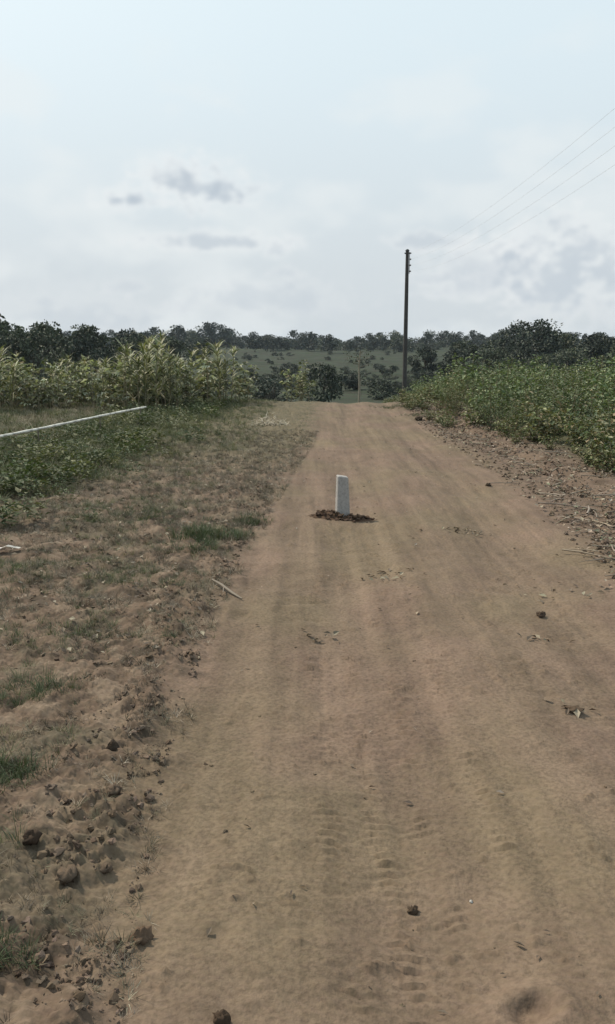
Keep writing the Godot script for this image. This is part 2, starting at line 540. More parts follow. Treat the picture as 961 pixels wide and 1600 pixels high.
# ------------------------------------------------------------------ sky
func make_sky() -> PanoramaSkyMaterial:
	var w := 2048
	var h := 1024
	var cn := FastNoiseLite.new()
	cn.seed = 5; cn.frequency = 4.0; cn.fractal_octaves = 5
	var px := PackedFloat32Array()
	px.resize(w * h * 3)
	# small clouds over the far trees: azimuth, elevation, half width, half height (degrees), strength of the grey
	var clouds := [[-11.8, 9.5, 1.6, 0.7, 0.6], [-7.2, 10.3, 2.5, 1.2, 0.6], [-9.0, 10.9, 1.6, 0.9, 0.2], [-6.4, 6.9, 4.2, 0.5, 0.4], [-2.2, 6.3, 0.6, 0.45, 0.22], [-1.9, 4.8, 0.9, 0.4, 0.25],
		[8.2, 6.9, 2.0, 0.5, 0.34], [12.4, 4.4, 2.9, 1.5, 0.42], [17.6, 4.4, 3.8, 2.6, 0.42], [-3.6, 3.0, 4.6, 1.0, 0.2], [-12.2, 3.7, 1.2, 0.45, 0.22], [-16.0, 1.4, 5.0, 1.4, 0.2], [8.4, 4.4, 1.6, 0.4, 0.16],
		[31.0, 6.0, 5.0, 1.8, 0.35], [-34.0, 7.0, 4.0, 1.2, 0.35], [55.0, 5.0, 6.0, 1.6, 0.3], [-62.0, 6.0, 6.0, 1.8, 0.3], [95.0, 7.0, 7.0, 2.0, 0.3], [-110.0, 6.0, 7.0, 2.0, 0.3], [150.0, 6.0, 8.0, 2.0, 0.3]]
	var sun := SUN_AT.normalized()
	for r in h:
		var el := (0.5 - (r + 0.5) / h) * PI
		for q in w:
			var k := (r * w + q) * 3
			if el < -0.02:
				px[k] = 0.12; px[k + 1] = 0.115; px[k + 2] = 0.09
				continue
			var az := wrapf((q + 0.5) / w * TAU, -PI, PI)
			var dir := Vector3(sin(az) * cos(el), sin(el), -cos(az) * cos(el))
			var ed := rad_to_deg(el)
			var t := sm(0.0, 20.0, ed)
			var c := Vector3(0.62, 0.67, 0.70).lerp(Vector3(0.69, 0.80, 0.86), t)
			c = c.lerp(Vector3(0.62, 0.74, 0.83), sm(20.0, 80.0, ed))
			# thin bright haze round the sun
			var s := clampf(dir.dot(sun), 0.0, 1.0)
			c += Vector3(0.34, 0.32, 0.28) * pow(s, 5.0) + Vector3(0.35, 0.33, 0.29) * pow(s, 40.0)
			if ed < 26.0:
				var nz := cn.get_noise_3d(dir.x * 1.3, dir.y * 2.6, dir.z * 1.3)
				var nz2 := cn.get_noise_3d(dir.x * 4.5 + 3.0, dir.y * 6.5, dir.z * 4.5)
				# pale veils
				c = c.lerp(Vector3(0.80, 0.84, 0.845), sm(-0.1, 0.45, nz) * 0.5 * (1.0 - sm(12.0, 22.0, ed)))
				c = c.lerp(Vector3(0.56, 0.62, 0.67), sm(0.05, 0.5, nz2) * 0.35 * (1.0 - sm(2.0, 7.0, ed)))
				var azd := rad_to_deg(az)
				for cl in clouds:
					var dx := (azd - float(cl[0]) * 0.93) / float(cl[2])
					if absf(dx) > 2.6: continue
					var dy := (ed - float(cl[1]) * 0.91) / float(cl[3])
					if absf(dy) > 3.4: continue
					if dy < 0.0: dy *= 1.35
					var puff := 1.0 - sqrt(dx * dx + dy * dy) + nz2 * 0.9 + 0.75 * cn.get_noise_3d(dir.x * 14.0, dir.y * 20.0, dir.z * 14.0)
					c = c.lerp(Vector3(0.86, 0.875, 0.875), sm(-0.9, 0.2, puff) * minf(float(cl[4]) * 0.9, 0.4))
					c = c.lerp(Vector3(0.46, 0.53, 0.60), sm(-0.2, 0.75, puff) * float(cl[4]) * 1.5)
			px[k] = c.x; px[k + 1] = c.y; px[k + 2] = c.z
	var im := Image.create_from_data(w, h, false, Image.FORMAT_RGBF, px.to_byte_array())
	var sky := PanoramaSkyMaterial.new()
	sky.panorama = ImageTexture.create_from_image(im)
	return sky

# ------------------------------------------------------------------ the scene
func _ready() -> void:
	var cam := Camera3D.new()
	cam.name = "camera"
	cam.fov = 62.02
	cam.near = 0.05
	cam.far = 3000.0
	cam.position = Vector3(0, 1.55, 0)
	cam.rotation_degrees = Vector3(-11.26, 0, 0)
	add_child(cam)
	cam.current = true

	var env := Environment.new()
	env.background_mode = Environment.BG_SKY
	env.sky = Sky.new()
	env.sky.sky_material = make_sky()
	env.tonemap_mode = Environment.TONE_MAPPER_LINEAR
	env.tonemap_exposure = 1.05
	env.sdfgi_enabled = true
	env.ssao_enabled = true
	env.ssil_enabled = true
	env.fog_enabled = true
	env.fog_density = 0.0002
	env.fog_light_color = Color(0.82, 0.88, 0.95)
	var we := WorldEnvironment.new()
	we.environment = env
	add_child(we)

	var sun := DirectionalLight3D.new()
	sun.name = "sun"
	sun.light_energy = 1.35
	sun.light_angular_distance = 1.5
	sun.light_color = Color(1.0, 0.95, 0.87)
	sun.shadow_enabled = true
	add_child(sun)
	sun.look_at_from_position(Vector3.ZERO, -SUN_AT, Vector3.UP)

	n_big.seed = 11; n_big.frequency = 0.9; n_big.fractal_octaves = 3
	n_mid.seed = 12; n_mid.frequency = 6.0; n_mid.fractal_octaves = 3
	n_fine.seed = 13; n_fine.frequency = 24.0; n_fine.fractal_octaves = 3
	n_streak.seed = 14; n_streak.frequency = 1.0; n_streak.fractal_octaves = 3
	n_cell.seed = 15; n_cell.frequency = 3.2; n_cell.noise_type = FastNoiseLite.TYPE_CELLULAR; n_cell.fractal_type = FastNoiseLite.FRACTAL_NONE

	# ---- materials
	var earth := StandardMaterial3D.new()
	earth.vertex_color_use_as_albedo = true
	earth.roughness = 0.96
	earth.metallic_specular = 0.3
	earth.uv1_triplanar = true
	earth.uv1_world_triplanar = true
	earth.uv1_scale = Vector3.ONE * 0.71
	earth.albedo_texture = noise_tex(0.05, 6, 21, grad([[0.0, 0.74], [0.35, 0.86], [0.6, 0.95], [1.0, 1.0]]))
	earth.heightmap_enabled = true
	earth.heightmap_texture = noise_tex(0.07, 5, 22, null)
	earth.heightmap_scale = 0.3

	var leaf_soft := plain(0.72, Color(0.55, 0.6, 0.35))
	leaf_soft.metallic_specular = 0.4
	var leaf_far := plain(0.7, Color(0.2, 0.25, 0.15))
	var bark := plain(0.9)
	var stalk := plain(0.8)
	var clod_mat := plain(0.97)
	clod_mat.metallic_specular = 0.25
	clod_mat.uv1_triplanar = true
	clod_mat.uv1_scale = Vector3.ONE * 1.7
	clod_mat.albedo_texture = noise_tex(0.03, 5, 23, grad([[0.0, 0.6], [0.5, 0.85], [1.0, 1.0]]), 512)
	var straw_mat := plain(0.75, Color(0.2, 0.18, 0.12))

	build_ground(earth)
	build_trees(leaf_far, bark)
	build_crops(leaf_soft, stalk)
	build_right_weeds(leaf_soft, stalk)
	build_meadow(leaf_soft, straw_mat)
	build_pole_and_wires()
	build_post(clod_mat)
	build_small_things(clod_mat, straw_mat, leaf_soft)

func build_trees(leaf_mat: Material, bark: Material) -> void:
	var dark := [lin(0.034, 0.046, 0.03), lin(0.045, 0.058, 0.034), lin(0.026, 0.036, 0.026)]
	var mid := [lin(0.05, 0.064, 0.034), lin(0.065, 0.078, 0.04), lin(0.04, 0.052, 0.03)]
	# the far line on the horizon
	var protos := []
	for k in 5:
		var mm := tree_meshes(100 + k, 7.0, [3.6, 3.0, 4.4, 2.6, 3.9][k], 18, 1000, 0.6, [0.1, 0.14, 0.06, 0.12, 0.08][k], dark if k != 2 else mid, leaf_mat, bark)
		protos.append(mm)
	rng.seed = 301
	var spots := []
	for k in 210:
		var ang := lerpf(-25.0, 25.0, (k + rng.randf_range(-0.4, 0.4)) / 209.0)
		var d := rng.randf_range(225.0, 330.0)
		spots.append([tan(deg_to_rad(ang)) * d, d, rng.randf_range(0.6, 1.3), rng.randi() % 5, rng.randf() * TAU])
	for s in spots:
		# the line is a little higher here and there, as seen over the field
		var size: float = 0.76 * s[2] * (0.92 + 0.35 * n_big.get_noise_1d(s[0] * 0.05))
		var t := thing("distant_tree", "small dark tree in the far line of trees along the horizon", "tree", Vector3(s[0], land(s[0], s[1]) - 0.1, -s[1]), s[4], "trees along the horizon")
		t.scale = Vector3(size * rng.randf_range(0.8, 1.35), size * rng.randf_range(0.75, 1.2), size)
		part("trunk", protos[s[3]][0], t)
		part("crown", protos[s[3]][1], t)
	# taller, nearer trees: behind the crop on the left, behind the weeds on the right
	var pb := []
	for k in 5:
		pb.append(tree_meshes(140 + k, 5.6, [2.5, 2.1, 3.0, 1.9, 2.7][k], 20, 2600, 0.3, [0.16, 0.24, 0.14, 0.3, 0.2][k], dark if k % 2 else mid, leaf_mat, bark))
	rng.seed = 302
	var left_row := [[-29.5, 72.0, 1.22], [-27.0, 74.0, 1.16], [-25.0, 70.0, 1.06], [-22.8, 76.0, 1.04], [-21.6, 69.0, 0.92], [-20.0, 78.0, 1.0], [-18.4, 72.0, 0.88], [-17.6, 84.0, 0.98], [-16.2, 80.0, 0.86], [-15.2, 90.0, 0.9], [-14.0, 96.0, 0.84], [-12.5, 104.0, 0.86]]
	for s in left_row:
		var t := thing("broadleaf_tree", "dark round tree standing behind the pale crop", "tree", Vector3(s[0], land(s[0], s[1]) - 0.1, -s[1]), rng.randf() * TAU, "trees behind the pale crop")
		t.scale = Vector3(s[2], s[2], s[2])
		var k := rng.randi() % 5
		part("trunk", pb[k][0], t); part("crown", pb[k][1], t)
	var right_row := [[12.5, 92.0, 0.72], [14.4, 84.0, 0.66], [16.2, 90.0, 0.78], [17.6, 80.0, 0.72], [20.4, 92.0, 0.8], [24.5, 86.0, 0.86], [26.2, 92.0, 0.92], [27.4, 80.0, 0.86], [29.6, 88.0, 0.9], [31.5, 84.0, 0.88], [18.8, 70.0, 0.62], [22.2, 74.0, 0.68], [24.6, 68.0, 0.7], [26.5, 72.0, 0.76], [15.4, 66.0, 0.52], [13.2, 70.0, 0.5]]
	for s in right_row:
		var t := thing("broadleaf_tree", "dark bushy tree standing behind the green weeds", "tree", Vector3(s[0], land(s[0], s[1]) - 0.1, -s[1]), rng.randf() * TAU, "trees behind the green weeds")
		t.scale = Vector3(s[2] * 1.1, s[2], s[2] * 1.1)
		var k := rng.randi() % 5
		part("trunk", pb[k][0], t); part("crown", pb[k][1], t)
	var dome := tree_meshes(160, 6.4, 3.7, 34, 5200, 0.3, 0.12, dark, leaf_mat, bark)
	var dt := thing("dome_tree", "broad dome-shaped dark tree rising above the other trees behind the green weeds", "tree", Vector3(21.9, land(21.9, 85.0) - 0.1, -85.0), 0.4)
	part("trunk", dome[0], dt); part("crown", dome[1], dt)
	# dark bushes on the slope beyond the crest
	var bb := []
	for k in 4:
		bb.append(tree_meshes(170 + k, 2.1, [1.1, 0.9, 1.3, 1.0][k], 14, 1500, 0.16, 0.1, dark, leaf_mat, bark))
	var one := thing("dark_bush", "dense dark green bush just past the end of the track", "bush", Vector3(0.82, land(0.82, 44.0) - 0.08, -44.0))
	one.scale = Vector3(0.95, 1.02, 0.95)
	part("stem", bb[0][0], one); part("foliage", bb[0][1], one)
	rng.seed = 303
	var bushes := [[-2.9, 58.0, 0.85], [-2.1, 55.0, 0.8], [-3.8, 62.0, 0.9], [4.6, 78.0, 0.8], [5.6, 64.0, 0.75]]
	for k in 120:
		var bd: float = [74.0, 84.0, 98.0, 112.0, 130.0, 150.0, 175.0, 205.0][k % 8] + rng.randf_range(-5.0, 5.0)
		bushes.append([rng.randf_range(-9.0, 15.0) * bd / 70.0, bd, rng.randf_range(0.4, 0.8) * (1.0 - 0.35 * sm(90.0, 130.0, bd))])
	for s in bushes:
		var t := thing("field_bush", "small dark bush on the green slope beyond the track", "bush", Vector3(s[0], land(s[0], s[1]) - 0.08, -s[1]), rng.randf() * TAU, "bushes on the far slope")
		t.scale = Vector3(1.5, 1.0, 1.3) * float(s[2])
		var k := rng.randi() % 4
		part("stem", bb[k][0], t); part("foliage", bb[k][1], t)
	# a slender sapling past the crest
	var sb := Buf.new()
	rng.seed = 304
	sb.tube([Vector3(0, -0.2, 0), Vector3(0.02, 0.7, 0), Vector3(-0.01, 1.4, 0), Vector3(0.03, 2.05, 0)], [0.045, 0.04, 0.034, 0.016], 7, lin(0.2, 0.18, 0.14))
	var br := Buf.new()
	for k in 7:
		var y := 1.45 + 0.08 * k
		var a := k * 2.3
		var o := Vector3(cos(a), 0.25, sin(a)) * rng.randf_range(0.3, 0.6)
		br.tube([Vector3(0, y, 0), Vector3(0, y, 0) + o * 0.6, Vector3(0, y, 0) + o], [0.012, 0.009, 0.004], 4, lin(0.15, 0.13, 0.1))
	var tw := Buf.new()
	for k in 90:
		var a2 := rng.randf() * TAU
		var p := Vector3(cos(a2) * rng.randf_range(0.1, 0.6), rng.randf_range(1.55, 2.15), sin(a2) * rng.randf_range(0.1, 0.6))
		var dd := ball_dir()
		tw.leaf(p, dd, dd.cross(Vector3.UP).normalized(), 0.11, 0.05, 0.1, 0.3, vary(lin(0.06, 0.07, 0.04), 0.2))
	var sp := thing("sapling", "slender pale stemmed sapling standing alone past the crest of the track", "sapling", Vector3(1.95, land(1.95, 32.5), -32.5))
	part("trunk", sb.mesh(bark), sp); part("limb", br.mesh(bark), sp); part("crown", tw.mesh(leaf_mat), sp)

func build_crops(leaf_mat: Material, stalk: Material) -> void:
	var protos := []
	for k in 6:
		protos.append(crop_meshes(400 + k, [1.3, 1.38, 1.4, 1.32, 1.25, 1.42][k], [8, 9, 8, 10, 9, 8][k], leaf_mat, stalk))
	rng.seed = 410
	var spots := []
	# the stand ends where the track's verge begins, at about x = -2
	for row in 4:
		var d0 := 19.4 + row * 1.25
		var xr := -3.0 + row * 0.4
		var x := xr
		while x > -13.5:
			var dd := d0 + rng.randf_range(-0.3, 0.3) + (0.0 if x > -6 else -0.12 * (-6.0 - x))
			if not (row < 1 and x < -4.9 and x > -5.4):
				spots.append([x, dd, lerpf(1.0, 0.9, sm(-4.6, -6.2, x)) * rng.randf_range(0.72, 1.14), row])
			x -= rng.randf_range(0.5, 0.9)
	for s in spots:
		var t := thing("crop_plant", "pale leafy crop plant inside the tall stand behind the white rail", "crop plant", on_ground(s[0], s[1]), rng.randf() * TAU, "crop plants in the tall stand")
		t.scale = Vector3.ONE * float(s[2])
		if float(s[3]) < 1.0:
			t.set_meta("label", "pale leafy crop plant in the front row, nearest the white rail")
			t.set_meta("group", "crop plants in the front row")
		var k := rng.randi() % 6
		part("stem", protos[k][0], t); part("foliage", protos[k][1], t)
	var e := thing("crop_plant", "lone pale leafy crop plant beside the end of the track", "crop plant", on_ground(-0.35, 25.2), 0.5)
	e.scale = Vector3.ONE * 0.8
	part("stem", protos[2][0], e); part("foliage", protos[2][1], e)

func tinted(cols: Array, k: float) -> Array:
	var o := []
	for c in cols: o.append(Color(c.r * k, c.g * k, c.b * k))
	return o

func build_right_weeds(leaf_mat: Material, stalk: Material) -> void:
	var greens := [lin(0.1, 0.135, 0.065), lin(0.075, 0.108, 0.055), lin(0.14, 0.17, 0.085), lin(0.24, 0.265, 0.16)]
	var mixed := [lin(0.1, 0.13, 0.055), lin(0.15, 0.155, 0.075), lin(0.2, 0.165, 0.1), lin(0.075, 0.095, 0.045), lin(0.2, 0.21, 0.12)]
	var protos := []
	for k in 6:
		protos.append(weed_meshes(500 + k, [0.95, 0.8, 1.05, 0.9, 0.75, 1.0][k], [0.5, 0.55, 0.45, 0.6, 0.5, 0.55][k], [720, 820, 430, 760, 500, 800][k], [0.07, 0.06, 0.11, 0.065, 0.095, 0.06][k], tinted(greens if k < 4 else mixed, [1.0, 0.72, 1.2, 0.85, 1.1, 0.8][k]), leaf_mat, stalk))
	var low := []
	for k in 4:
		low.append(weed_meshes(520 + k, [0.34, 0.28, 0.42, 0.3][k], [0.3, 0.36, 0.3, 0.4][k], 240, 0.07, mixed, leaf_mat, stalk))
	rng.seed = 530
	var d := 9.4
	while d < 34.0:
		var x0 := lerpf(3.75, 2.85, sm(9.5, 16.0, d)) + 0.25 * n_big.get_noise_1d(d * 3.0)
		if d > 20.0: x0 = lerpf(2.95, 3.5, sm(20.0, 30.0, d))
		var x := x0 + 0.35
		var wide := 0.48 * d * 0.9 + 1.2
		while x < minf(x0 + 8.5, wide + 1.0):
			var size := 0.6 + 0.3 * sm(0.0, 1.6, x - x0) + 0.4 * n_big.get_noise_2d(x * 0.5, d * 0.5) + rng.randf_range(-0.1, 0.14)
			var t := thing("weed_shrub", "waist-high leafy green weed in the thicket crowding the track's edge", "weed", on_ground(x, d + rng.randf_range(-0.2, 0.2), -0.02), rng.randf() * TAU, "weeds of the green thicket")
			t.scale = Vector3.ONE * size
			if x < x0 + 0.6:
				t.set_meta("label", "knee-high leafy weed at the thicket's edge, next to the leaf litter")
				t.set_meta("group", "weeds along the thicket's edge")
			var k := rng.randi() % 6
			part("stem", protos[k][0], t); part("foliage", protos[k][1], t)
			x += rng.randf_range(0.55, 0.8) * (1.0 + 0.25 * sm(1.5, 5.0, x - x0))
		# low growth along the front of it
		for j in 3:
			var xl := x0 - rng.randf_range(-0.2, 0.5)
			if rng.randf() < 0.72:
				var t2 := thing("low_weed", "low half-dry weed along the foot of the green thicket", "weed", on_ground(xl, d + rng.randf_range(-0.3, 0.3)), rng.randf() * TAU, "low weeds at the thicket's foot")
				t2.scale = Vector3.ONE * rng.randf_range(0.35, 1.1)
				var k2 := rng.randi() % 4
				part("stem", low[k2][0], t2); part("foliage", low[k2][1], t2)
		d += 0.62 + 0.022 * d

func tuft_mesh(seed_no: int, blades: int, length: float, width: float, splay: float, m: Material) -> ArrayMesh:
	rng.seed = seed_no
	var b := Buf.new()
	for k in blades:
		var a := rng.randf() * TAU
		var out := Vector3(cos(a), 0, sin(a))
		var dir := (Vector3.UP + out * rng.randf_range(0.1, splay)).normalized()
		var g := rng.randf_range(0.75, 1.25)
		b.blade(out * rng.randf_range(0.0, length * 0.35) - Vector3(0, 0.01, 0), dir, dir.cross(out + Vector3(0.01, 0, 0)).normalized(), length * rng.randf_range(0.5, 1.1), width, out * rng.randf_range(0.0, 0.6) - Vector3.UP * rng.randf_range(0.0, 0.5), Color(g, g, g))
	return b.mesh(m)

func build_meadow(leaf_mat: Material, straw_mat: Material) -> void:
	var grass := tuft_mesh(600, 16, 0.22, 0.007, 0.9, leaf_mat)
	var straw := tuft_mesh(601, 12, 0.16, 0.006, 1.8, straw_mat)
	rng.seed = 602
	var green := []
	var dry := []
	for k in 46000:
		var d := 1.5 + 24.0 * pow(rng.randf(), 0.75)
		var le := edge(LEFT_EDGE, d)
		var x := le - rng.randf_range(0.1, 1.0) * (2.5 + 0.45 * d)
		var off := le - x
		var b := n_big.get_noise_2d(x * 1.3 + 40.0, d * 1.3)
		var meadow := sm(1.4, 2.8, off + 0.7 * b) * sm(6.5, 10.0, d)
		if d > 12.0: meadow = maxf(meadow, 0.45)
		var near_patch := sm(-0.05, 0.35, b) * 0.5 + 0.25 * sm(4.5, 7.0, d) * sm(-0.3, 0.2, b)
		var p := maxf(meadow, near_patch)
		if rng.randf() > p: continue
		var tall := lerpf(0.35, 0.9, meadow)
		var roll := rng.randf() + 0.45 * sm(2.4, 0.6, off) * sm(9.0, 13.0, d) + 0.5 * sm(-4.0, -4.8, x) * sm(12.0, 14.0, d) + 0.5 * n_big.get_noise_2d(x * 0.7, d * 0.7)
		if roll < 0.66:
			green.append([spin(x, d, Vector3.ONE * rng.randf_range(0.5, 1.2) * tall), vary([lin(0.075, 0.095, 0.045), lin(0.12, 0.13, 0.066), lin(0.06, 0.075, 0.04), lin(0.17, 0.16, 0.095)][rng.randi() % 4], 0.3)])
		else:
			dry.append([spin(x, d, Vector3.ONE * rng.randf_range(0.5, 1.2) * tall), vary(lin(0.21, 0.18, 0.115), 0.3)])
	# the small green patches by the road, and the strip of grass on the right past the weeds
	for patch in [[-0.75, 6.7, 0.22, 110, 0.7], [-0.85, 6.2, 0.15, 40, 0.5], [-1.5, 7.4, 0.4, 90, 0.5], [-2.3, 5.2, 0.4, 90, 0.5], [-1.5, 4.4, 0.3, 60, 0.4], [-0.5, 7.3, 0.12, 50, 0.5], [-1.23, 3.56, 0.16, 70, 0.42], [-1.12, 2.82, 0.12, 70, 0.45], [-0.82, 1.9, 0.09, 60, 0.34], [-0.95, 5.4, 0.3, 60, 0.35], [-0.9, 4.4, 0.3, 40, 0.3], [-1.7, 5.6, 0.5, 90, 0.4], [2.6, 21.0, 0.7, 120, 0.7], [2.7, 18.5, 0.5, 80, 0.6]]:
		for k in int(patch[3]):
			var a := rng.randf() * TAU
			var r: float = patch[2] * sqrt(rng.randf()) * rng.randf_range(0.6, 1.3)
			green.append([spin(patch[0] + cos(a) * r * 1.4, patch[1] + sin(a) * r, Vector3.ONE * rng.randf_range(0.4, 1.0) * float(patch[4])), vary(lin(0.058, 0.078, 0.036), 0.3)])
	scatter("grass", grass, green, "short green grass growing in patches over the verge", "grass")
	# dry bits over the left verge
	for k in 34000:
		var d := 1.5 + 13.5 * pow(rng.randf(), 0.95)
		var x := edge(LEFT_EDGE, d) - rng.randf_range(-0.02, 1.0) * (0.9 + 0.32 * d)
		if n_mid.get_noise_2d(x * 0.45 + 3.0, d * 0.45) < rng.randf_range(-0.2, 0.35) + 0.12 * (1.0 - sm(3.0, 5.0, d)) - 0.2 * sm(5.0, 9.0, d): continue
		var tone := lin(0.2, 0.165, 0.115)
		var roll := rng.randf() + 0.5 * n_big.get_noise_2d(x * 1.1 + 20.0, d * 1.1)
		if roll < 0.3: tone = lin(0.1, 0.078, 0.054)
		elif roll < 0.55: tone = lin(0.12, 0.118, 0.07)
		elif roll > 0.9: tone = lin(0.29, 0.25, 0.185)
		dry.append([spin(x, d, Vector3.ONE * rng.randf_range(0.15, 0.55) * lerpf(0.7, 1.0, sm(3.0, 6.0, d)), 0.0, 0.9), vary(tone, 0.3)])
	scatter("dry_grass", straw, dry, "withered tan grass lying among the green on the verge", "dry grass")
	# low broad-leaved weeds in the meadow
	var low := Buf.new()
	rng.seed = 603
	for k in 46:
		var a := rng.randf() * TAU
		var p := Vector3(cos(a), 0, sin(a)) * rng.randf_range(0.01, 0.13) + Vector3(0, rng.randf_range(0.02, 0.2), 0)
		var dir := Vector3(cos(a), rng.randf_range(-0.2, 0.7), sin(a)).normalized()
		var g := rng.randf_range(0.65, 1.4)
		low.leaf(p, dir, (dir.cross(Vector3.UP).normalized() + Vector3.UP * rng.randf_range(-0.4, 0.4)).normalized(), rng.randf_range(0.04, 0.075), rng.randf_range(0.025, 0.04), 0.15, rng.randf_range(0, 0.4), Color(g, g, g))
	var weeds := []
	for k in 2300:
		var d := rng.randf_range(7.0, 22.0)
		var le := edge(LEFT_EDGE, d)
		var x := le - rng.randf_range(0.6, 1.0 + 0.5 * d)
		var off := le - x
		if n_big.get_noise_2d(x * 0.7, d * 0.7 + 90.0) < rng.randf_range(-0.3, 0.2) or (d > 13.0 and x < -4.3): continue
		if rng.randf() > sm(1.6, 3.0, off + 0.9 * n_big.get_noise_2d(x * 1.3 + 40.0, d * 1.3)): continue
		weeds.append([spin(x, d, Vector3.ONE * rng.randf_range(0.5, 1.3), 0.0, 0.2), vary(lin(0.075, 0.098, 0.046) if rng.randf() < 0.7 else lin(0.16, 0.165, 0.09), 0.3)])
	scatter("ground_cover", low.mesh(leaf_mat), weeds, "low broad-leaved green ground cover on the meadow", "ground cover")

func build_pole_and_wires() -> void:
	var wood := plain(0.9)
	wood.uv1_triplanar = true
	wood.uv1_scale = Vector3(3.0, 0.4, 3.0)
	wood.albedo_texture = noise_tex(0.03, 4, 24, grad([[0.0, 0.6], [1.0, 1.0]]), 256)
	var metal := plain(0.6)
	var places := [Vector3(6.2, land(6.2, 55.0), -55.0), Vector3(6.9, 0.0, -2.0)]
	var top := 7.1
	var heads := []
	for k in 2:
		var base: Vector3 = places[k]
		var hh: float = top - base.y + (0.85 if k == 1 else 0.0)
		var b := Buf.new()
		b.tube([Vector3(0, -0.4, 0), Vector3(0, hh * 0.35, 0), Vector3(0, hh * 0.7, 0), Vector3(0, hh, 0)], [0.15, 0.135, 0.12, 0.1], 12, lin(0.075, 0.068, 0.06))
		var o := thing("utility_pole", "tall dark utility pole standing alone past the crest" if k == 0 else "dark utility pole carrying the near ends of the wires", "utility pole", base, 0.0)
		part("shaft", b.mesh(wood), o)
		var br := Buf.new()
		for e in [[-0.17, -0.09], [0.09, 0.17]]:
			br.tube([Vector3(e[0], hh - 0.12, 0.0), Vector3(e[1], hh - 0.12, 0.0)], [0.05, 0.05], 6, lin(0.05, 0.05, 0.05))
		br.tube([Vector3(0.14, hh - 1.35, 0.0), Vector3(0.14, hh - 0.05, 0.0)], [0.022, 0.022], 6, lin(0.05, 0.05, 0.05))
		part("rack", br.mesh(metal), o)
		var ct := Buf.new()
		ct.tube([Vector3(0, hh, 0), Vector3(0, hh + 0.05, 0), Vector3(0, hh + 0.12, 0)], [0.13, 0.13, 0.05], 10, lin(0.05, 0.05, 0.05))
		part("cap", ct.mesh(metal), o)
		var hs := []
		for j in 4:
			var y: float = hh - 0.12 - 0.36 * j
			var ins := Buf.new()
			ins.tube([Vector3(0.12, y, 0), Vector3(0.17, y, 0), Vector3(0.2, y, 0), Vector3(0.24, y, 0)], [0.03, 0.06, 0.035, 0.055], 9, lin(0.07, 0.045, 0.035))
			part("insulator", ins.mesh(metal), o)
			hs.append(base + Vector3(0.2, y, 0))
		heads.append(hs)
	for j in 4:
		var a: Vector3 = heads[0][j]
		var z: Vector3 = heads[1][j]
		var pts := []
		var rad := []
		for k in 41:
			var t := k / 40.0
			pts.append(a.lerp(z, t) - Vector3(0, 4.0 * t * (1.0 - t) * (0.95 + 0.06 * j), 0))
			rad.append(0.0026)
		var wb := Buf.new()
		wb.tube(pts, rad, 5, lin(0.5, 0.5, 0.5))
		var o := MeshInstance3D.new()
		o.name = numbered("power_line")
		o.mesh = wb.mesh(metal)
		add_child(o)
		tag(o, ["thin power line strung from the top of the pole", "thin power line second from the pole top", "thin power line third from the pole top", "lowest thin power line on the pole"][j], "power line", "power lines on the pole")

